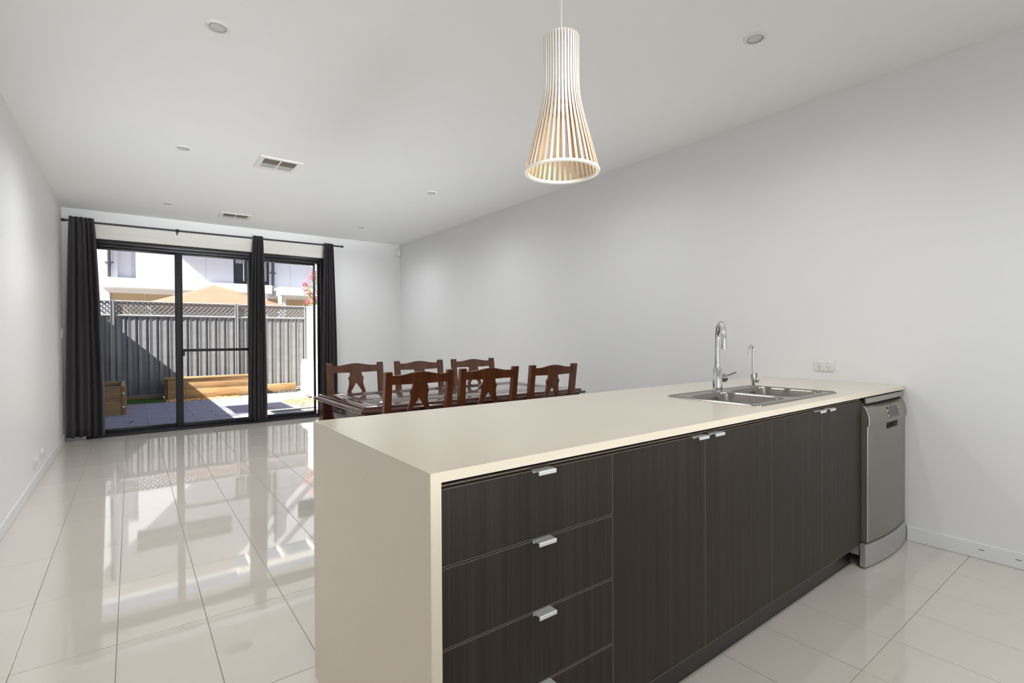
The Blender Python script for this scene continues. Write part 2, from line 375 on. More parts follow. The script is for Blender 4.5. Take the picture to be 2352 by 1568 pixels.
# ------------------------------------------------------------------ island: benchtop with waterfall end
X0, Y0, Y1, ZT, TH = 0.507, 0.964, 1.834, 0.90, 0.0235
SK = (2.065, 2.868, 1.045, 1.505)
t = thing('island_benchtop', 'long cream stone island benchtop with waterfall end and cut-out sink', 'benchtop', (2.0, 1.4, .9))
hole = rrect(SK[0]+.012, SK[1]-.012, SK[2]+.012, SK[3]-.012, .03)
bm = prism(B(), [(X0, Y0), (R-.001, Y0), (R-.001, Y1), (X0, Y1)], ZT-TH, ZT, 'z', [hole[::-1]])
for v in bm.verts:
    if abs(v.co.x-X0) < 1e-4 and v.co.z < ZT-.01: v.co.x = X0+.0265
obj('top_slab', bm, 'bench', t, smooth=False)
bm = prism(B(), [(X0, 0), (X0+.0265, 0), (X0+.0265, ZT-TH), (X0+.0003, ZT-.0003)], Y0, Y1, 'y'); obj('end_panel', bm, 'bench', t, smooth=False)

XI = X0+.0265; YD = 0.985; YC = 1.003      # inner face of end panel, door face, carcass face
KX = [0.541, 1.1035, 1.574, 2.045, 2.514, 2.990]
def carcass(t, x0, x1):
    bm = B(); box(bm, x0, x0+.016, YC, 1.56, .12, .868); box(bm, x1-.016, x1, YC, 1.56, .12, .868)
    box(bm, x0+.016, x1-.016, YC, 1.56, .12, .136); box(bm, x0+.016, x1-.016, 1.548, 1.56, .136, .868)
    obj('carcass', bm, 'black', t, smooth=False)
    bx('kickboard', 'kick', t, x0, x1, 1.036, 1.052, 0.0, .12)
    bx('top_rail_trim', 'edge', t, x0+.001, x1-.001, YD+.006, YD+.016, .8585, .8615, 0)
def front(name, t, x0, x1, z0, z1):
    o = bx(name, 'lam', t, x0+.0014, x1-.0014, YD+.0006, YC-.0005, z0+.0012, z1-.0012, smooth=False)
    bm = B(); e = .0012
    for a in ((x0, x0+e, z0, z1), (x1-e, x1, z0, z1), (x0+e, x1-e, z0, z0+e), (x0+e, x1-e, z1-e, z1)):
        box(bm, a[0]+.0012, a[1]+(.0002 if a[1] < x1 else -.0012), YD, YC-.001, a[2], a[3])
    obj('edging', bm, 'edge', o, smooth=False)
    return o
def tab(o, xc, z):
    bm = B(); w = .029
    box(bm, xc-w, xc+w, YD-.026, YD+.008, z-.0005, z+.0025, .0008, 1); box(bm, xc-w, xc+w, YD-.028, YD-.0245, z-.008, z+.0025, .001, 1)
    box(bm, xc-w, xc+w, YD-.0025, YD-.0006, z-.006, z, 0)
    obj('handle', bm, 'alu', o)
t = thing('drawer_cabinet', 'dark laminate cabinet of four drawers beside the waterfall end', 'cabinet', (.82, 1.28, 0))
carcass(t, XI+.001, KX[1])
bx('filler_strip', 'black', t, XI+.0005, KX[0]+.0005, YD+.008, YC, .12, .872)
dz = [.856, .6775, .4935, .3045, .119]
for a, b_ in zip(dz, dz[1:]):
    o = front('drawer', t, KX[0], KX[1], b_+.002, a-.002)
    tab(o, .834, a-.002)
for nm, lab, k, hx in (('a', 'dark laminate two-door base cabinet next to the drawers', 1, (1.528, 1.625)), ('b', 'dark laminate two-door base cabinet under the sink, next to dishwasher', 3, (2.463, 2.566))):
    t = thing('base_cabinet', lab, 'cabinet', ((KX[k]+KX[k+2])/2, 1.28, 0), 'two-door base cabinets of the island')
    carcass(t, KX[k]+.0005, KX[k+2]-(.0005 if k == 1 else .002))
    for q in (0, 1):
        o = front('door', t, KX[k+q], KX[k+q+1], .119, .854); tab(o, hx[q], .854)
bm = B(); box(bm, XI, R-.002, 1.562, 1.578, 0, .874); 
o = obj('island_back_panel', bm, 'lam', None, smooth=False); tag(o, 'dark laminate back panel closing the island towards the dining table', 'panel')

# ------------------------------------------------------------------ dishwasher
t = thing('dishwasher', 'silver freestanding dishwasher slotted between the island end cabinet and right wall', 'dishwasher', (3.29, 1.27, 0))
dx0, dx1 = 2.998, 3.584; xc = (dx0+dx1)/2; hw = (dx1-dx0)/2
def bow(x, b): return -b*(1-((x-xc)/hw)**2)
def bowed(bm, prof, x0, x1, b=.020, n=14):
    """closed (y,z) profile swept along x with a bowed front"""
    rings = []
    for k in range(n+1):
        x = x0+(x1-x0)*k/n; rings.append([(x, y+bow(x, b)*(1 if y < .975 else 0), z) for y, z in prof])
    return loft(bm, rings, True, True)
bx('cabinet_body', 'dwl', t, dx0+.004, dx1-.004, 1.0, 1.56, .05, .866, .002)
yf = .963
obj('top_lip', bowed(B(), [(.9745, .842), (.968, .841), (.966, .846), (.972, .866), (.9745, .868)], dx0, dx1, .004), 'dwlip', t); bx('lip_back', 'black', t, dx0+.002, dx1-.002, .975, .999, .84, .866)
cp = [(.998, .727), (yf-.006, .727), (yf-.008, .745), (yf-.006, .770), (yf, .795), (yf+.008, .815), (yf+.018, .829), (.998, .831)]
obj('control_panel', bowed(B(), cp, dx0, dx1), 'dw', t)
px0, px1 = 3.213, 3.392
bm = B(); d = lambda z0, z1: [(.998, z0), (yf, z0), (yf, z1), (.998, z1)]
bowed(bm, d(.128, .692), dx0, dx1); bowed(bm, d(.692, .7255), dx0, px0, n=6); bowed(bm, d(.692, .7255), px1, dx1, n=6)
obj('door_panel', bm, 'dw', t)
bm = B(); box(bm, px0, px1, .972, .978, .692, .7255); obj('handle_recess', bm, 'dark', t)
bm = B(); bowed(bm, [(.985, .01), (.957, .010), (yf-.008, .06), (yf-.004, .122), (.985, .122)], dx0-.03, dx1-.01, .022); obj('kick_plate', bm, 'dwl', t)
for xx in (dx0, ):
    bm = B(); tube(bm, [(xx+.001, yf-.0005, .13), (xx+.001, yf-.0005, .72)], .0022, 6); obj('edge_trim', bm, 'alu', t)
    bm = B(); tube(bm, [(xx+.001, y-.0005, z) for y, z in cp[1:-1]], .0022, 6); obj('edge_trim', bm, 'alu', t)
def onface(name, m, x0, x1, z0, z1, pr=.003):
    xm = (x0+x1)/2
    zs = lambda z: yf-.007 if z < .76 else (yf-.006+(z-.77)/.025*.006 if z < .795 else yf+(z-.795)/.02*.008)
    bm = B(); y0_, y1_ = zs(z0)+bow(xm, .02), zs(z1)+bow(xm, .02)
    v = [bm.verts.new(p_) for p_ in ((x0, y0_-pr+0, z0), (x1, y0_-pr+bow(x1, .02)-bow(x0, .02), z0), (x1, y1_-pr+bow(x1, .02)-bow(x0, .02), z1), (x0, y1_-pr, z1),
                                    (x0, y0_+.004, z0), (x1, y0_+.004, z0), (x1, y1_+.004, z1), (x0, y1_+.004, z1))]
    for q in ((0, 1, 2, 3), (7, 6, 5, 4), (0, 4, 5, 1), (1, 5, 6, 2), (2, 6, 7, 3), (3, 7, 4, 0)): bm.faces.new([v[i_] for i_ in q])
    return obj(name, bm, m, t, smooth=False)
onface('display', 'lcd', 3.225, 3.375, .752, .806, .0035)
for bx0, bz in ((3.205, .784), (3.205, .757), (3.380, .789), (3.380, .762)): onface('button', 'btn', bx0, bx0+.016, bz, bz+.011, .0045)
onface('badge', 'lcd', 3.288, 3.314, .813, .8165, .0015)
bm = B(); box(bm, R-.014, R-.0005, YD+.004, 1.02, 0, .872); o = obj('end_filler', bm, 'lam', None, smooth=False); tag(o, 'thin dark filler board between the dishwasher and right wall', 'filler')

# ------------------------------------------------------------------ sink and taps
t = thing('double_bowl_sink', 'stainless steel double bowl sink set into the cream benchtop', 'sink', (2.46, 1.28, .9))
b1 = (2.095, 2.425, 1.085, 1.415); b2 = (2.475, 2.835, 1.085, 1.435)
def bowlring(b, z, ins, rad): return [(p_[0], p_[1], z) for p_ in rrect(b[0]+ins, b[1]-ins, b[2]+ins, b[3]-ins, rad, 8)]
bm = prism(B(), rrect(*SK, .035, 6), ZT+.0002, ZT+.0035, 'z', [rrect(*b1, .075, 8)[::-1], rrect(*b2, .075, 8)[::-1]])
obj('rim_plate', bm, 'steel', t, smooth=False)
bm = B(); loft(bm, [[(p_[0], p_[1], z) for p_ in rrect(SK[0]+i_, SK[1]-i_, SK[2]+i_, SK[3]-i_, .035-i_, 6)] for i_, z in ((-.002, ZT), (0, ZT+.004), (.004, ZT+.006), (.009, ZT+.0038))])
obj('raised_edge', bm, 'steel', t)
for b in (b1, b2):
    bm = B(); loft(bm, [bowlring(b, ZT+.0035, -.004, .079), bowlring(b, ZT+.0055, 0, .075), bowlring(b, ZT-.004, .005, .071), bowlring(b, ZT-.15, .014, .065), bowlring(b, ZT-.168, .03, .05), bowlring(b, ZT-.172, .06, .03)], False, True)
    o = obj('bowl', bm, 'steel', t)
    c = ((b[0]+b[1])/2, (b[2]+b[3])/2)
    obj('drain', lathe(B(), [(.045, 0), (.043, .003), (.03, .001), (0, .001)], 24, (c[0], c[1], ZT-.1719)), 'chrome', o)
t = thing('mixer_tap', 'tall chrome gooseneck mixer tap with side lever behind the sink', 'tap', (2.452, 1.462, ZT+.003))
tx, ty, tz = 2.452, 1.462, ZT+.0035
obj('body', lathe(B(), [(.0275, 0), (.0275, .004), (.0245, .006), (.0245, .118), (.022, .122), (.015, .123), (.0145, .145), (.0125, .146), (0, .146)], 32, (tx, ty, tz)), 'chrome', t)
arc = []; dxs, dys = -.752, -.658; rr_ = .083
for k in range(21):
    a = PI-PI*k/20; off = rr_+rr_*math.cos(a); arc.append((tx+dxs*off, ty+dys*off, tz+.270+rr_*math.sin(a)))
ex = arc[-1]
obj('spout', tube(B(), [(tx, ty, tz+.14), (tx, ty, tz+.2), (tx, ty, tz+.25)]+arc+[(ex[0], ex[1], ex[2]-.02)], [.0125]*25, 20), 'chrome', t)
obj('spout_tip', tube(B(), [(ex[0], ex[1], ex[2]-.019), (ex[0], ex[1], ex[2]-.046)], .0140, 20), 'chrome', t)
kd = Vector((.93, -.36, 0)); kp = Vector((tx, ty, tz+.068))
obj('lever_hub', tube(B(), [kp+kd*.018, kp+kd*.030, kp+kd*.0305, kp+kd*.047, kp+kd*.050], [.019, .019, .0225, .0225, .018], 24), 'chrome', t)
obj('lever', tube(B(), [kp+kd*.042+Vector((0, 0, .008)), kp+kd*.075+Vector((.0, 0, .016)), kp+kd*.115+Vector((0, 0, .028))], [.0045, .004, .0042], 10), 'chrome', t)
t = thing('filter_tap', 'small slim chrome filtered-water tap at the right rear of sink', 'tap', (2.822, 1.465, ZT+.003))
tx, ty = 2.822, 1.465
obj('body', lathe(B(), [(.016, 0), (.016, .003), (.0115, .005), (.0125, .072), (.010, .075), (.006, .076), (0, .076)], 24, (tx, ty, tz)), 'chrome', t)
arc = [(tx-1.0*(.021+.021*math.cos(PI-PI*k/14)), ty-.02*(.021+.021*math.cos(PI-PI*k/14)), tz+.208+.026*math.sin(PI-PI*k/14)) for k in range(15)]
obj('spout', tube(B(), [(tx, ty, tz+.07), (tx, ty, tz+.15)]+arc+[(arc[-1][0], arc[-1][1], arc[-1][2]-.028)], .0055, 14), 'chrome', t)
bm = B(); bmesh.ops.create_uvsphere(bm, u_segments=16, v_segments=10, radius=.0135); bmesh.ops.translate(bm, vec=(tx+.024, ty-.012, tz+.034), verts=bm.verts); obj('knob', bm, 'chrome', t)
obj('knob_lever', tube(B(), [(tx+.021, ty-.010, tz+.04), (tx+.021, ty-.010, tz+.078)], [.003, .005], 10), 'chrome', t)

# ------------------------------------------------------------------ wall outlets, switch, sensor
def outlet_face(t, to, slots=True, n=2):
    """to(a, b, c): a along plate, b up, c out of the wall -> world"""
    def bb(name, m, a0, a1, b0, b1, c0, c1, bev=0, **k):
        p0, p1 = to(a0, b0, c0), to(a1, b1, c1)
        return bx(name, m, t, p0[0], p1[0], p0[1], p1[1], p0[2], p1[2], bev, **k)
    bb('plate', 'plastic', -.058, .058, -.037, .037, 0, .009, .003)
    for s in (-1, 1):
        a = s*.026
        bm = B(); ctr = Vector(to(a+.001, .018, .0085)); tip = Vector(to(a+.001, .018, .0125))
        tube(bm, [ctr, ctr+(tip-ctr)*.8, tip], [.0105, .0105, .0085], 18); sw = obj('switch', bm, 'plastic', t)
        for dx, dzz, ang in ((-.0075, -.010, .5), (.0075, -.010, -.5), (0, -.022, 0)):
            bm = B(); ww, hh = .0012, .0038; pts = []
            for q in ((-ww, -hh), (ww, -hh), (ww, hh), (-ww, hh)):
                ca, sa = math.cos(-ang), math.sin(-ang); pts.append((a+dx+q[0]*ca-q[1]*sa, dzz+q[0]*sa+q[1]*ca))
            v0 = [bm.verts.new(to(p_[0], p_[1], .0088)) for p_ in pts]; v1 = [bm.verts.new(to(p_[0], p_[1], .0096)) for p_ in pts]
            bm.faces.new(v1); bm.faces.new(v0[::-1])
            for k in range(4): bm.faces.new((v0[k], v0[(k+1) % 4], v1[(k+1) % 4], v1[k]))
            obj('pin_slot', bm, 'dark', t, smooth=False)
t = thing('power_outlet', 'white double power outlet on the right wall above the benchtop', 'power outlet', (R, 1.396, .998))
outlet_face(t, lambda a, b, c: (R-c, 1.396-a, .998+b))
for yy, lab in ((5.60, 'white double power outlet low on the left wall, nearer the camera'), (5.98, 'white double power outlet low on the left wall, nearer the sliding door')):
    t = thing('power_outlet', lab, 'power outlet', (L, yy, .195))
    outlet_face(t, lambda a, b, c: (L+c*1.6, yy+a, .195+b))
t = thing('light_switch', 'white light switch plate on left wall beside the left curtain', 'light switch', (L, 7.74, 1.265))
bx('plate', 'plastic', t, L, L+.009, 7.705, 7.775, 1.208, 1.322, .003); bx('rocker', 'plastic', t, L+.009, L+.013, 7.732, 7.748, 1.25, 1.28, .001)
t = thing('motion_sensor', 'small white motion sensor high in the far right corner', 'sensor', (R-.03, W-.03, 2.60))
bm = B(); box(bm, -.032, .032, -.018, .018, -.058, .058, .010, 3)
bmesh.ops.transform(bm, matrix=Matrix.Translation((R-.034, W-.034, 2.60)) @ Matrix.Rotation(-PI/4, 4, 'Z'), verts=bm.verts); obj('housing', bm, 'plastic', t)
bm = B(); box(bm, -.023, .023, -.026, -.014, -.046, .006, .006, 2)
bmesh.ops.transform(bm, matrix=Matrix.Translation((R-.034, W-.034, 2.60)) @ Matrix.Rotation(-PI/4, 4, 'Z'), verts=bm.verts); obj('lens', bm, 'cord', t)

# ------------------------------------------------------------------ downlights and vents
def fill_spot(x, y, power):
    lamp('ceiling_fill_spot', 'SPOT', power, (x, y, H-.012), (0, 0, -1), (0.95, 0.975, 1.0), spot_size=math.radians(168), spot_blend=1.0, shadow_soft_size=.03)  # added room fill; the fixtures themselves are unlit
def downlight(label, x, y, power):
    if power: fill_spot(x, y, power)
    t = thing('downlight', label, 'downlight', (x, y, H), 'recessed ceiling downlights')
    obj('trim_ring', lathe(B(), [(.0555, -.0002), (.0555, -.003), (.052, -.005), (.040, -.006), (.037, -.003), (.037, -.0002)], 40, (x, y, H), True), 'plastic', t)
    obj('lens', lathe(B(), [(.0365, -.0002), (.0365, -.002), (0, -.0025)], 32, (x, y, H)), 'lens', t)
    obj('inner_gap', lathe(B(), [(.0385, -.0058), (.0372, -.0062), (.0372, -.001), (.0385, -.001)], 32, (x, y, H), True), 'ventdark', t)
downlight('round white downlight on the ceiling at the upper left, largest of all', .357, 2.88, 0)
downlight('round white downlight on the ceiling at upper right, right of the pendant', 2.60, 1.337, 26)
downlight('round white downlight on the left side of ceiling, left of the larger vent', .354, 4.87, 104)
downlight('round white downlight on the right side of ceiling, level with the larger vent', 2.573, 4.82, 46)
downlight('round white downlight nearest the far right corner of the ceiling', 2.573, 6.88, 66)
downlight('faint white downlight on ceiling just above the left curtain', .35, 6.966, 0)
for x_, y_, p_ in ((2.6, -1.1, 50), (.36, -1.1, 50), (2.0, .05, 62), (.357, 2.45, 84), (2.573, 2.88, 34)): fill_spot(x_, y_, p_)  # further fill spots added without a fixture
def vent(label, x0, x1, y0, y1):
    t = thing('ceiling_vent', label, 'air vent', ((x0+x1)/2, (y0+y1)/2, H), 'ceiling air vents')
    xm = (x0+x1)/2; ym = y0+(y1-y0)*.5; b = .04
    bm = prism(B(), rrect(x0, x1, y0, y1, .004, 2), H-.008, H-.0005, 'z', [rrect(x0+b, xm-.006, y0+b, y1-b, .002, 1)[::-1], rrect(xm+.006, x1-b, y0+b, y1-b, .002, 1)[::-1]])
    obj('vent_frame', bm, 'plastic', t, smooth=False)
    bx('back_plate', 'ventdark', t, x0+b-.005, x1-b+.005, y0+b-.005, y1-b+.005, H-.0012, H-.0004)
    for a0, a1 in ((x0+b, xm-.006), (xm+.006, x1-b)):
        bx('divider', 'plastic', t, a0, a1, ym-.004, ym+.004, H-.0075, H-.0012)
        for k in range(6):
            yy = y0+b+(ym-.006-y0-b)*(k+.5)/6
            bm = B(); box(bm, a0+.001, a1-.001, -.0012, .0012, -.009, .009); bmesh.ops.transform(bm, matrix=Matrix.Translation((0, yy, H-.0055)) @ Matrix.Rotation(math.radians(62), 4, 'X'), verts=bm.verts)
            obj('louvre', bm, 'ventdark', t, smooth=False)
        for k in range(7):
            xx = a0+(a1-a0)*(k+.5)/7
            bm = B(); box(bm, -.0055, .0055, ym+.006, y1-b-.002, -.001, .001); bmesh.ops.transform(bm, matrix=Matrix.Translation((xx, 0, H-.0058)) @ Matrix.Rotation(math.radians(32), 4, 'Y'), verts=bm.verts)
            obj('fin', bm, 'plastic', t, smooth=False)
vent('larger-looking square white ceiling vent, nearer the camera', .885, 1.229, 4.675, 5.016)
vent('white ceiling vent close to the curtain rod, farther from the camera', .885, 1.235, 7.04, 7.36)

# ------------------------------------------------------------------ pendant lamp
plx, ply, plz = 1.176, 1.272, 1.757
t = thing('pendant_lamp', 'slatted white and birch pendant lamp with flared shade over the island', 'pendant lamp', (plx, ply, plz))
prof = [(.1262, 0), (.1055, .080), (.0835, .160), (.0705, .215), (.0645, .25), (.0615, .285), (.0605, .33), (.0612, .39), (.0622, .448)]
def slat_mesh():
    bm = B(); w = .0040; th = .0034; rows = []
    for q, z in prof:
        rows.append([bm.verts.new(p_) for p_ in ((q, -w, z), (q, w, z), (q-th, w, z), (q-th, -w, z))])
    for a, b in zip(rows, rows[1:]):
        for k in range(4): bm.faces.new((a[k], a[(k+1) % 4], b[(k+1) % 4], b[k]))
    bm.faces.new(rows[0][::-1]); bm.faces.new(rows[-1])
    bmesh.ops.recalc_face_normals(bm, faces=bm.faces)
    me = bpy.data.meshes.new('slat'); bm.to_mesh(me); bm.free(); me.materials.append(M['slat']); me.materials.append(M['birch'])
    for p_ in me.polygons:
        c = p_.center
        p_.material_index = 0 if (p_.normal.x > .6 and abs(p_.normal.y) < .3) else 1
    return me
sm = slat_mesh()
for k in range(38):
    o = bpy.data.objects.new('slat', sm); C.objects.link(o); o.parent = t; o.rotation_euler = (0, 0, 2*PI*(k+.35)/38)
obj('bottom_ring', lathe(B(), [(.1275, 0), (.1285, -.002), (.1270, -.0075), (.1150, -.0075), (.1145, .001), (.1222, .001)], 72, (plx, ply, plz), True), 'ring', t)
obj('top_ring', lathe(B(), [(.0585, .435), (.0585, .444), (.012, .444), (.012, .435)], 48, (plx, ply, plz), True), 'birch', t)
obj('middle_ring', lathe(B(), [(.0665, .205), (.0655, .211), (.050, .211), (.050, .205)], 48, (plx, ply, plz), True), 'birch', t)
obj('socket', lathe(B(), [(.0, .445), (.014, .44), (.018, .38), (.018, .30), (.0, .298)], 20, (plx, ply, plz)), 'cord', t)
obj('bulb', lathe(B(), [(.0, .205), (.016, .208), (.028, .222), (.031, .24), (.026, .262), (.014, .285), (.013, .30), (0, .30)], 20, (plx, ply, plz)), 'bulb', t)
obj('cord', tube(B(), [(plx, ply, plz+.44), (plx+.0015, ply, plz+.6), (plx, ply, H-.02)], .0024, 8), 'cord', t)
obj('ceiling_rose', lathe(B(), [(.0, -.03), (.03, -.028), (.05, -.012), (.05, -.0005)], 28, (plx, ply, H)), 'plastic', t)

# ------------------------------------------------------------------ dining table
TX0, TX1, TY0, TY1, TZ = 1.105, 3.02, 2.985, 3.99, .762
t = thing('dining_table', 'dark mahogany dining table with inset glass top', 'table', ((TX0+TX1)/2, (TY0+TY1)/2, 0))
bm = B()
def rectring(i_, z): return [(TX0+i_, TY0+i_, z), (TX1-i_, TY0+i_, z), (TX1-i_, TY1-i_, z), (TX0+i_, TY1-i_, z)]
sec = [(.135, TZ-.003), (.130, TZ), (.034, TZ), (.030, TZ-.002), (.027, TZ-.008), (.027, TZ-.014), (.024, TZ-.018), (.006, TZ-.019), (.001, TZ-.023), (0, TZ-.030), (.003, TZ-.036), (.012, TZ-.040), (.135, TZ-.040)]
loft(bm, [rectring(*s_) for s_ in sec+[sec[0]]]); bmesh.ops.remove_doubles(bm, verts=bm.verts, dist=.00001)
obj('top_border', bm, 'wooddark', t)
bx('glass_inset', 'tglass', t, TX0+.137, TX1-.137, TY0+.137, TY1-.137, TZ-.012, TZ-.002, .001)
bx('under_board', 'wooddark', t, TX0+.1, TX1-.1, TY0+.1, TY1-.1, TZ-.036, TZ-.014)
for a in ((TX0+.06, TX1-.06, TY0+.055, TY0+.075), (TX0+.06, TX1-.06, TY1-.075, TY1-.055), (TX0+.055, TX0+.075, TY0+.08, TY1-.08), (TX1-.075, TX1-.055, TY0+.08, TY1-.08)):
    bx('apron', 'wooddark', t, *a, TZ-.15, TZ-.0405, .002)
for x in (TX0+.035, TX1-.125):
    for y in (TY0+.035, TY1-.125):
        bm = B(); loft(bm, [[(x+i_, y+i_, z), (x+.09-i_, y+i_, z), (x+.09-i_, y+.09-i_, z), (x+i_, y+.09-i_, z)] for i_, z in ((.018, 0), (.012, .05), (.0, .45), (0, TZ-.041))], True, True)
        obj('leg', bm, 'wooddark', t)

# ------------------------------------------------------------------ dining chairs (local: front faces +y, back at y=-0.2)
def make_chair(label):
    t = thing('dining_chair', label, 'chair', (0, 0, 0), 'mahogany dining chairs around the table')
    K = dict(parent=t, local=True)
    HW = .225
    def yback(z): return -.185-.055*max(0, (z-.45)/.54)**1.35
    for s in (-1, 1):
        bm = B(); rings = []
        for z in (0, .2, .40, .5, .62, .74, .86, .95, .9875, .992):
            y = yback(z) if z > .45 else -.185-.05*((.45-z)/.45)**1.5
            hx = .0215 if z < .99 else .018; hy = (.0165 if z < .99 else .013) if z > .45 else .02
            xo = s*(HW-.021)+s*.004*((z-.45)/.54 if z > .45 else 0)
            rings.append([(xo-hx, y-hy, z), (xo+hx, y-hy, z), (xo+hx, y+hy, z), (xo-hx, y+hy, z)])
        loft(bm, rings, True, True); 
        obj('leg', bm, 'wood', t, local=True)
        bm = B(); loft(bm, [[(s*.195-i_, .20-i_, z), (s*.195+i_, .20-i_, z), (s*.195+i_, .20+i_, z), (s*.195-i_, .20+i_, z)] for i_, z in ((.015, 0), (.021, .40), (.021, .43))], True, True)
        obj('leg', bm, 'wood', t, local=True)
        bm = box(B(), s*.195-.01, s*.195+.01, -.17, .19, .36, .425, .002); obj('seat_rail', bm, 'wood', t, local=True)
        bm = box(B(), s*.195-.009, s*.195+.009, -.2, .19, .16, .185, .002); obj('stretcher', bm, 'wood', t, local=True)
    bm = prism(B(), rrect(-.225, .225, -.165, .235, .03, 4), .43, .452, 'z'); obj('seat', bm, 'wood', t, local=True)
    bm = box(B(), -.18, .18, .19, .21, .36, .43, .002); obj('seat_rail', bm, 'wood', t, local=True)
    # top rail, camel-back shape, sits between the posts
    N = 24; top = []
    for k in range(N+1):
        x = -HW+.038+(2*HW-.076)*k/N; c = math.cos(PI*max(-1, min(1, x/.15))); top.append((x, .969+.018*(.5+.5*c)))
    bot = [(x, .912+.004*abs(x)/.19) for x, _ in top][::-1]
    def bend(bm):
        for v in bm.verts: v.co.y += yback(v.co.z)
    bm = prism(B(), top+bot, -.010, .010, 'y'); bend(bm); obj('top_rail', bm, 'wood', t, local=True)
    # pierced hourglass splat
    half = [(.047, .915), (.046, .90), (.052, .886), (.0635, .868), (.0575, .852), (.056, .84), (.057, .82), (.064, .79), (.073, .765), (.076, .74)]
    low = [(.066, .70), (.055, .675), (.05, .65), (.052, .60), (.062, .55), (.064, .50)]
    outer = [(x, z) for x, z in half+low]; outer = outer+[(-x, z) for x, z in outer[::-1]]
    hole = [(0, .832), (-.044, .765), (-.046, .745), (-.018, .695), (0, .665), (.018, .695), (.046, .745), (.044, .765)]
    bm = prism(B(), outer, -.007, .007, 'y', [hole]); 
    bend(bm); obj('splat', bm, 'wood', t, local=True)
    bm = box(B(), -.18, .18, -.011, .011, .475, .51, .002); bend(bm); obj('lower_rail', bm, 'wood', t, local=True)
    return t
YN, YF = 2.77, 4.03
ch = [(1.395, YN, 0, 'mahogany chair on the island side of table, leftmost of that side'),
      (1.905, YN, 0, 'mahogany chair on the island side of table, middle of that side, worn rail'),
      (2.475, YN, 0, 'mahogany chair on the island side of table, nearest the right wall'),
      (1.447, YF, PI, 'mahogany chair across the table, in front of the right curtain'),
      (2.015, YF, PI, 'mahogany chair across the table, middle of the far side'),
      (2.575, YF, PI, 'mahogany chair across the table, nearest the right wall')]
c0 = make_chair(ch[0][3])
for k, (x, y, a, lab) in enumerate(ch):
    rz = a+(0.02, -.02, .03, .0, .01, -.02)[k]
    off = Vector((0, .24, 0)); off.rotate(Matrix.Rotation(rz, 3, 'Z'))
    loc = (x+off.x, y+off.y, 0)
    if k == 0: c0.location = loc; c0.rotation_euler = (0, 0, rz)
    else: copytree(c0, loc, rz, lab)

# ================================================================== OUTSIDE
G = -0.05
bm = B(); box(bm, -30, 40, W+.2, 60, G-.3, G-.045)
struct('ground', bm, 'soil', 'pale sandy gravel ground of the courtyard', 'ground')
bm = B(); box(bm, L-.1, R+.1, W+.2, 8.62, 2.50, 2.64); struct('eave', bm, 'cream', 'cream eave overhanging the sliding door outside', 'eave')
bm = B(); box(bm, L-.3, R+.3, YB-.3, W+.25, H+.13, 3.0); struct('house_roof', bm, 'roof', 'flat roof of this house', 'roof')
# paved patio
pv = struct('patio_paving', box(B(), -.72, 2.36, W+.205, 12.02, G-.04, G-.006), 'joint', 'blue-grey paved patio in running bond outside the door', 'paving')
pm = {}
for j in range(13):
    ya = W+.215+j*.298; yb = min(ya+.294, 12.01)
    x = -.71-(.3 if j % 2 else 0)
    while x < 2.35:
        xa, xb = max(x, -.71), min(x+.596, 2.35)
        if xb-xa > .04 and yb-ya > .04:
            key = (round(xb-xa, 3), round(yb-ya, 3))
            if key not in pm:
                b_ = box(B(), 0, xb-xa, 0, yb-ya, -.03, 0, .003, 1); me = bpy.data.meshes.new('paver'); b_.to_mesh(me); b_.free(); me.materials.append(M['paver']); pm[key] = me
            o = bpy.data.objects.new('paver', pm[key]); C.objects.link(o); o.parent = pv; o.location = (xa, ya, G+random.uniform(-.002, .002))
        x += .6
# concrete path, and a pale strip standing in for the sunlit gap
bm = B(); box(bm, 1.9, 3.3, 12.03, 12.32, G-.05, G-.004, .004); tag(obj('concrete_path', bm, 'conc', None), 'sunlit white concrete path strip beyond the patio paving', 'path')
bm = B(); box(bm, 1.75, 2.62, 9.235, 9.36, G+.002, G+.02, .003); tag(obj('sunlit_strip', bm, 'conc', None), 'pale strip painting the sunlit gap between shadows across the patio', 'drain')

# bark chips, pebbles, turf, weeds
def chips(name, label, cat, m, n, reg, s0, s1, flat=.35, z=G-.03):
    bm = B()
    for _ in range(n):
        x0_, x1_, y0_, y1_ = reg[random.randrange(len(reg))]
        x, y = random.uniform(x0_, x1_), random.uniform(y0_, y1_); s = random.uniform(s0, s1)
        tb = bmesh.new(); bmesh.ops.create_icosphere(tb, subdivisions=1, radius=s) if cat == 'pebbles' else bmesh.ops.create_cube(tb, size=s*1.4)
        merge(bm, tb, Matrix.Translation((x, y, z+s*.3+random.uniform(0, .02))) @ Matrix.Rotation(random.uniform(0, 6.3), 4, 'Z') @ Matrix.Rotation(random.uniform(-.5, .5), 4, 'X') @ Matrix.Diagonal((1.3, .8, flat, 1)))
    o = obj(name, bm, m, None, smooth=False); tag(o, label, cat); o['kind'] = 'stuff'; return o
chips('bark_mulch', 'orange bark chips strewn along the foot of long planter', 'mulch', 'bark', 560, [(.56, 1.85, 12.04, 12.33)], .018, .04)
chips('bark_mulch', 'bark chips scattered on the pale ground beside the patio near the air conditioner', 'mulch', 'bark', 190, [(2.38, 3.0, 10.2, 10.9), (2.5, 3.1, 9.7, 11.2)], .014, .034)
chips('pebble_bed', 'black pebbles between white path and low sleeper', 'pebbles', 'pebble', 330, [(1.9, 3.1, 12.34, 12.82)], .016, .032, .6)
bm = B(); box(bm, -.10, .54, 12.03, 12.93, G-.04, G-.012)
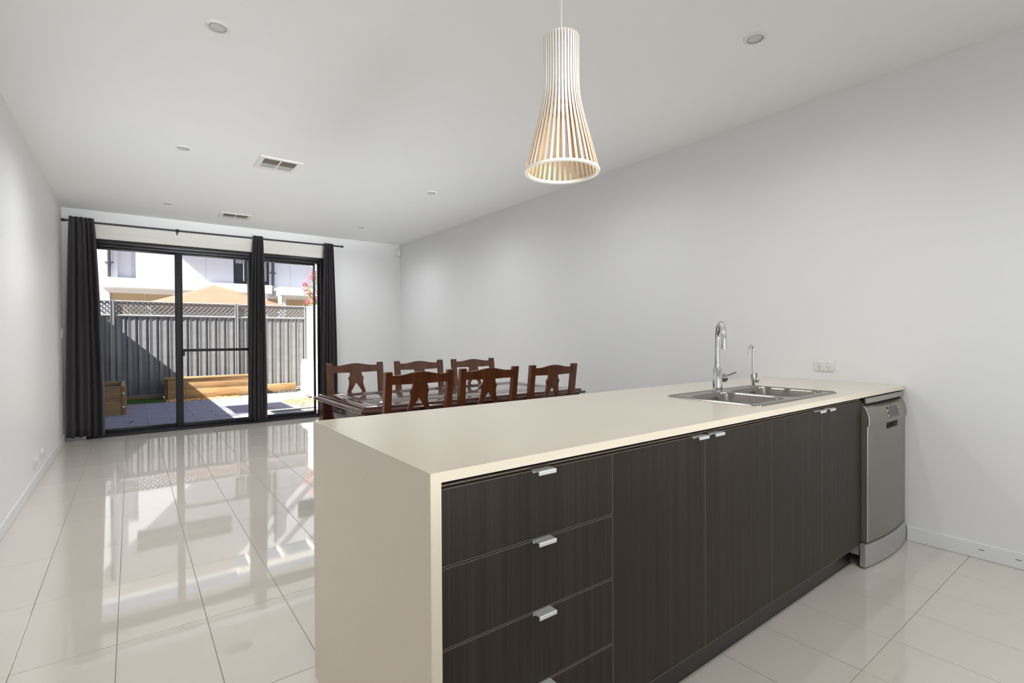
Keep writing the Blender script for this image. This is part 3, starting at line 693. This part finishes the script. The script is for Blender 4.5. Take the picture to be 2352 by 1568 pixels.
for _ in range(2600):
    x, y = random.uniform(-.10, .54), random.uniform(12.04, 12.92); h_ = random.uniform(.015, .032); a = random.uniform(0, PI); dx_, dy_ = .003*math.cos(a), .003*math.sin(a); lx, ly = random.uniform(-.01, .01), random.uniform(-.01, .01)
    v = [bm.verts.new(p_) for p_ in ((x-dx_, y-dy_, G-.014), (x+dx_, y+dy_, G-.014), (x+lx, y+ly, G-.014+h_))]; bm.faces.new(v)
o = obj('turf_patch', bm, 'grass', None, smooth=False); tag(o, 'small green turf patch between the two timber planters', 'grass'); o['kind'] = 'stuff'
for (wx, wy, lab) in ((-.02, 9.35, 'small green weed in a paver joint, farther of the left two'), (.05, 8.72, 'small green weed in a paver joint, nearest the left pane of door'), (.40, 8.80, 'small thin weed in a paver joint by the door frame')):
    bm = B()
    for k in range(14):
        a = random.uniform(0, 2*PI); l_ = random.uniform(.03, .07); d = Vector((math.cos(a), math.sin(a), 0)); s_ = d.cross(Vector((0, 0, 1)))*.005
        p0 = Vector((wx, wy, G)); p1 = p0+d*l_*.6+Vector((0, 0, l_*.5)); p2 = p0+d*l_+Vector((0, 0, l_*.2))
        v = [bm.verts.new(q) for q in (p0-s_*.4, p0+s_*.4, p1+s_, p1-s_)]; bm.faces.new(v); v2 = bm.verts.new(p2); bm.faces.new((v[3], v[2], v2))
    tag(obj('weed', bm, 'weed', None, smooth=False), lab, 'weed', 'weeds in the patio joints')

# planters
def sleeper(par, x0, x1, y0, y1, z0, z1, name='sleeper_board'): return bx(name, 'sleeper', par, x0, x1, y0, y1, z0, z1, .004)
t = thing('timber_planter', 'short timber planter box standing on the patio at far left', 'planter', (-.42, 11.1, G))
for k in range(2):
    z0 = G+k*.235; sleeper(t, -.70, -.135, 10.46, 10.51, z0+.001, z0+.232); sleeper(t, -.15, -.10, 10.52, 11.85, z0+.001, z0+.232); sleeper(t, -.72, -.67, 10.52, 11.85, z0+.001, z0+.232); sleeper(t, -.66, -.16, 11.80, 11.85, z0+.001, z0+.232)
sleeper(t, -.133, -.075, 10.45, 10.515, G, G+.475, 'corner_post')
for z in (.07, .29): bx('bolt', 'acw', t, -.125, -.095, 10.438, 10.4495, z, z+.022, .003)
t = thing('long_timber_planter', 'long timber sleeper planter along the foot of back fence', 'planter', (1.35, 12.6, G))
for k in range(2):
    z0 = G+k*.205; sleeper(t, .58, 2.16, 12.38, 12.43, z0+.001, z0+.203); sleeper(t, .545, .578, 12.44, 12.93, z0+.001, z0+.203); sleeper(t, 2.165, 2.2, 12.38, 12.93, z0+.001, z0+.203)
sleeper(t, .545, .60, 12.375, 12.435, G, .362, 'corner_post') if False else None
sleeper(t, .53, 2.21, 12.36, 12.47, .361, .405, 'capping_board'); bx('garden_soil', 'joint', t, .58, 2.16, 12.44, 12.92, G, .30)
sleeper(t, .86, .98, 12.345, 12.359, .20, .22, 'timber_offcut')
bx('low_sleeper_a', 'sleeper', None, 2.215, 3.17, 12.86, 12.93, G-.04, .12, .004); o = bpy.data.objects['low_sleeper_a']; o.name = 'low_sleeper'; tag(o, 'single low timber sleeper under the fence right of long planter', 'sleeper')
bx('turf_sleeper', 'sleeper', None, -.10, .53, 12.935, 12.975, G-.04, .01, .003); tag(bpy.data.objects['turf_sleeper'], 'thin timber edging at the fence foot behind the turf patch', 'sleeper')

# fences
def ribbed(bm, a0, a1, b, z0, z1, flip=False):
    """corrugated sheet running along x at y=b (flip: along y at x=b)"""
    P = .178; pat = [(.0, .026), (.030, .026), (.045, 0), (.102, .010), (.164, 0), (.175, .026)]
    pts = []; k = 0
    while a0+k*P < a1:
        for q in pat:
            if a0+k*P+q[0] <= a1: pts.append((a0+k*P+q[0], q[1]))
        k += 1
    pts.append((a1, .026))
    rows = []
    for a, d in pts:
        for th in ((0, .004),):
            P0 = (a, b+d) if not flip else (b+d, a); P1 = (a, b+d+.003) if not flip else (b+d+.003, a)
            rows.append([bm.verts.new((*P0, z0)), bm.verts.new((*P0, z1)), bm.verts.new((*P1, z1)), bm.verts.new((*P1, z0))])
    for a, c in zip(rows, rows[1:]):
        for k in range(4): bm.faces.new((a[k], a[(k+1) % 4], c[(k+1) % 4], c[k]))
    return bm
def clip(poly, x0, x1, z0, z1):
    for ax, lim, sg in ((0, x0, 1), (0, x1, -1), (1, z0, 1), (1, z1, -1)):
        out = []
        for k in range(len(poly)):
            a, b = poly[k], poly[(k+1) % len(poly)]; ia, ib = sg*(a[ax]-lim) >= 0, sg*(b[ax]-lim) >= 0
            if ia: out.append(a)
            if ia != ib:
                q = (lim-a[ax])/(b[ax]-a[ax]); out.append((a[0]+(b[0]-a[0])*q, a[1]+(b[1]-a[1])*q))
        poly = out
        if len(poly) < 3: return []
    return poly
def lattice(bm, x0, x1, z0, z1, y, pitch=.0885, w=.034):
    hw_ = w*math.sqrt(2)/2; D = z1-z0
    for sgn, yo in ((1, 0), (-1, .0052)):
        c = x0-D-1.0
        while c < x1+D+1.0:
            ln = [(c-hw_, z0-.02), (c+hw_, z0-.02), (c+hw_+sgn*(D+.04), z1+.02), (c-hw_+sgn*(D+.04), z1+.02)]
            pl = clip(ln, x0, x1, z0, z1)
            if len(pl) >= 3:
                prism_fast(bm, pl, y+yo, y+yo+.005)
            c += pitch
    return bm
def prism_fast(bm, pl, a0, a1):
    va = [bm.verts.new((p_[0], a0, p_[1])) for p_ in pl]; vb = [bm.verts.new((p_[0], a1, p_[1])) for p_ in pl]
    bm.faces.new(va); bm.faces.new(vb[::-1]); m_ = len(pl)
    for k in range(m_): bm.faces.new((va[k], vb[k], vb[(k+1) % m_], va[(k+1) % m_]))
FY = 13.0
t = thing('back_fence', 'dark grey corrugated steel fence with lattice top behind the planters', 'fence', (1.4, FY, G))
posts = [-2.62, -.31, 1.92, 3.43]
for x in posts:
    bm = B(); box(bm, x-.022, x+.03, FY-.022, FY+.05, G, 1.985, .002); box(bm, x-.026, x-.020, FY-.03, FY+.05, G, 1.985); box(bm, x+.028, x+.034, FY-.03, FY+.05, G, 1.985)
    obj('post', bm, 'fpost', t, smooth=False)
for a, b in zip(posts, posts[1:]):
    xa, xb = a+.035, b-.027
    obj('infill_sheet', ribbed(B(), xa, xb, FY, .0, 1.665), 'fence', t, smooth=False)
    obj('middle_rail', tube(B(), [(xa, FY+.005, 1.672), (xb, FY+.005, 1.672)], .023, 12), 'fpost', t)
    obj('top_rail', tube(B(), [(xa, FY+.005, 1.962), (xb, FY+.005, 1.962)], .018, 12), 'fpost', t)
    bx('bottom_rail', 'fpost', t, xa, xb, FY-.012, FY+.05, -.03, .02, .003)
    obj('lattice_panel', lattice(B(), xa, xb, 1.695, 1.944, FY+.004), 'fence', t, smooth=False)
t = thing('left_side_fence', 'grey corrugated steel side fence along the left of the patio', 'fence', (-.75, 10.5, G))
obj('infill_sheet', ribbed(B(), W+.25, FY-.03, -.80, G, 1.90, True), 'fence', t, smooth=False)
bx('top_rail', 'fpost', t, -.82, -.76, W+.25, FY-.03, 1.90, 1.945, .004)
t = thing('right_side_fence', 'grey steel side fence, coloured as sunlit, meeting the back fence at right corner', 'fence', (3.48, 10.5, G))
obj('infill_sheet', ribbed(B(), W+.25, FY-.04, 3.45, G, 1.92, True), 'fence_lit', t, smooth=False)
bx('top_rail', 'fence_lit', t, 3.44, 3.505, W+.25, FY-.04, 1.92, 1.965, .004)

# air conditioner unit
t = thing('air_conditioner', 'white outdoor air conditioner unit standing by the right side fence', 'air conditioner', (3.1, 11.0, G))
bx('casing', 'acw', t, 2.95, 3.25, 10.52, 11.50, .0, .735, .012)
bx('pipe_cover', 'acw', t, 2.955, 3.2, 11.502, 11.62, .0, .60, .008)
bx('service_panel', 'acb', t, 2.985, 3.22, 10.510, 10.519, .17, .66, .004)
bm = B()
for k in range(15): box(bm, 2.9455, 2.9495, 10.60, 11.42, .09+k*.042, .095+k*.042)
obj('fan_grille', bm, 'acw', t, smooth=False)
for y in (10.6, 11.3): bx('foot', 'acb', t, 2.93, 3.27, y, y+.06, G, -.001)

# unseen slab added beyond the left fence to cast shade across the paving
t = thing('unseen_shade_slab', 'unseen flat slab on posts beyond the left side fence, added to shade the paving', 'shade slab', (-1.2, 9.2, 0))
bx('flat_sheet', 'roof', t, -1.62, -.72, 8.62, 9.82, 2.87, 2.93)
for x, y in ((-1.6, 8.66), (-1.6, 9.74), (-.90, 8.66), (-.90, 9.74)): bx('post', 'fpost', t, x, x+.05, y, y+.05, G-.05, 2.87)

# gazebo canopy
t = thing('gazebo', 'peach canvas gazebo canopy behind the back fence', 'gazebo', (2.0, 16.3, 0))
gx, gy, gz, gw = 1.863, 16.2, 2.665, 1.5
bm = B(); rings = []
for q, z in ((1.0, 1.98), (1.0, 2.08), (.8, gz-.47), (.6, gz-.35), (.34, gz-.20), (.12, gz-.055), (.02, gz)):
    rg = []
    for k in range(32):
        a = 2*PI*k/32; m_ = 1/max(abs(math.cos(a)), abs(math.sin(a))); sag = 1-.0*math.cos(4*a)
        wr = .010*math.sin(k*2.7+q*9) if q < .7 else 0
        rg.append((gx+gw*q*math.cos(a)*m_, gy+gw*q*math.sin(a)*m_, z+wr*(1-q)))
    rings.append(rg)
loft(bm, rings, False, True); obj('canopy', bm, 'canvas', t)
for sx in (-1, 1):
    for sy in (-1, 1): bx('pole', 'acw', t, gx+sx*1.5-.015, gx+sx*1.5+.015, gy+sy*1.5-.015, gy+sy*1.5+.015, G-.05, 1.97)

# flowering tree
t = thing('crepe_myrtle', 'pink flowering crepe myrtle leaning over the right end of fence', 'tree', (4.15, 13.9, G))
bm = B(); base = Vector((4.3, 14.0, G)); tips = []
for tx_, tz_ in ((3.84, 2.90), (3.75, 2.75), (3.69, 2.62), (3.63, 2.45), (3.72, 2.33), (3.66, 2.13), (3.80, 2.18), (3.97, 2.76), (4.02, 2.42), (3.94, 2.22), (4.05, 3.05), (4.25, 2.6)):
    p1 = Vector((4.3+(tx_-4.3)*.35, 14.0, 1.7+.3*(tz_-2))); tp = Vector((tx_, 13.75+random.uniform(-.2, .2), tz_)); tips.append(tp)
    tube(bm, [base+Vector((random.uniform(-.05, .05), 0, 0)), p1, (p1+tp)/2+Vector((0, 0, .06)), tp], [.03, .015, .008, .004], 6)
obj('branches', bm, 'stem', t)
bm = B()
for tp in tips:
    for _ in range(60):
        p0 = tp+Vector((random.gauss(.07, .06), random.gauss(0, .08), random.gauss(-.07, .06))); d = Vector((random.uniform(-1, 1), random.uniform(-1, 1), random.uniform(-1, 1))).normalized(); s_ = d.orthogonal().normalized()*.013
        v = [bm.verts.new(q) for q in (p0, p0+d*.022+s_, p0+d*.048, p0+d*.022-s_)]; bm.faces.new(v)
obj('leaves', bm, 'leaf', t, smooth=False, kind='stuff')
for tp in tips:
    bm = B()
    for _ in range(46):
        a = Vector((random.gauss(0, .048), random.gauss(0, .045), random.gauss(0.0, .034))); tb = bmesh.new(); bmesh.ops.create_icosphere(tb, subdivisions=1, radius=random.uniform(.008, .016)); merge(bm, tb, Matrix.Translation(tp+a))
    obj('flower_cluster', bm, 'flower', t, smooth=False)

# neighbouring building
BY = 20.0
t = thing('neighbour_building', 'white rendered two-storey building behind the back fence', 'building', (2.5, BY, 0))
NX0, NX1, NZ0 = -.32, .135, 3.095      # recessed niche
WX0, WX1, WZ0, WZ1 = 2.885, 4.02, 3.10, 4.45
UX0, UX1, UZ0, UZ1 = .10, 2.75, 4.95, 5.60
outer = [(-7, 2.64), (12, 2.64), (12, 6.45), (-7, 6.45)]
holes = [[(NX0, NZ0), (NX0, 4.6), (NX1, 4.6), (NX1, NZ0)], [(WX0, WZ0), (WX0, WZ1), (WX1, WZ1), (WX1, WZ0)], [(UX0, UZ0), (UX0, UZ1), (UX1, UZ1), (UX1, UZ0)], [(4.95, 4.95), (4.95, 5.6), (7.2, 5.6), (7.2, 4.95)]]
obj('facade', prism(B(), outer, BY, BY+.3, 'y', holes), 'render', t, smooth=False)
bx('niche_wall', 'render', t, NX0-.02, NX1+.02, BY+.24, BY+.34, NZ0-.02, 4.62); bx('niche_joint', 'seam', t, .035, .045, BY+.232, BY+.24, NZ0, 4.6)
bx('lower_wall', 'brownwall', t, -.52, 12, BY+.06, BY+.3, G-.1, 2.64); bx('lower_wall', 'render', t, -7, -.52, BY-.02, BY+.3, G-.1, 2.64)
bx('wall_joint', 'seam', t, .35, .365, BY+.052, BY+.06, 0, 2.64)
for x in (-1.0, 2.05, 4.74, 6.2, 7.7): bx('panel_joint', 'seam', t, x, x+.012, BY-.003, BY, 3.0, 6.45)
bx('side_block', 'render', t, -7, 12, BY+.3, BY+5, G-.1, 6.3)
# awnings
bx('awning', 'render', t, -.70, 4.01, BY-.55, BY-.002, 2.775, 3.07)
bx('awning', 'render', t, 4.16, 9.0, BY-1.1, BY-.002, 2.71, 2.99)
bx('awning_soffit_rail', 'render', t, -.55, 4.0, BY-.50, BY-.45, 2.66, 2.77) if False else None
for x in (4.12, 4.38): bx('awning_post', 'render', t, x, x+.10, BY-1.05+(x-4.12)*2, BY-.95+(x-4.12)*2, G-.1, 2.71)
bx('awning_post', 'render', t, 3.72, 3.86, BY-.5, BY-.36, G-.1, 2.775)
# eave with open rafters
bx('shade_hood', 'render', t, -1.28, 2.77, BY-1.0, BY-.002, 6.46, 6.60)  # solid hood added to cast the diagonal shade on the facade
for k in range(8):
    x = 3.2+k*1.05; bx('rafter', 'cream', t, x, x+.14, BY-1.0, BY+.2, 6.46, 6.62)
bx('eave_beam', 'cream', t, 2.775, 11.5, BY-1.12, BY-1.002, 6.46, 6.66)
for x, z1_ in ((-.53, 6.3), (4.14, 6.3)):
    z0_ = 3.10
    o = bx('downpipe', 'pipe', t, x-.035, x+.05, BY-.09, BY-.02, z0_, z1_, .01)
    for z in (3.55, 5.2): bx('pipe_clip', 'pipe', o, x-.10, x+.115, BY-.035, BY-.004, z, z+.03)
def win(x0, x1, z0, z1, sills=(.45,)):
    w_ = obj('window', prism(B(), [(x0, z0), (x1, z0), (x1, z1), (x0, z1)], BY-.01, BY+.1, 'y', [[(x0+.05, z0+.12), (x0+.05, z1-.05), (x1-.05, z1-.05), (x1-.05, z0+.12)]]), 'frame', t, smooth=False)
    bx('pane', 'wdark', w_, x0+.04, x1-.04, BY+.06, BY+.08, z0+.1, z1-.04)
    for s_ in sills:
        xx = x0+(x1-x0)*s_; bx('mullion', 'seam', w_, xx-.045, xx-.005, BY-.005, BY+.07, z0+.12, z1-.05); bx('mullion', 'frame', w_, xx-.005, xx+.06, BY+.0, BY+.07, z0+.12, z1-.05)
    return w_
w_ = win(WX0, WX1, WZ0, WZ1, (.30,)); bx('roller_blind', 'blind', w_, WX0+.06, WX0+.28, BY+.05, BY+.058, 3.84, 4.38); bx('curtain', 'blind', w_, WX0+.62, WX1-.06, BY+.05, BY+.058, 3.25, 4.4)
win(UX0, UX1, UZ0, UZ1, (.5,)); win(4.95, 7.2, 4.95, 5.6, (.5,))
# dark potted bush seen above the fence
bm = B()
for _ in range(26):
    tb = bmesh.new(); bmesh.ops.create_icosphere(tb, subdivisions=1, radius=.07); merge(bm, tb, Matrix.Translation((4.02+random.gauss(0, .06), BY-1.9+random.gauss(0, .05), 2.43+random.gauss(0, .05))))
tube(bm, [(4.02, BY-1.9, G-.1), (4.02, BY-1.9, 2.4)], .03, 6)
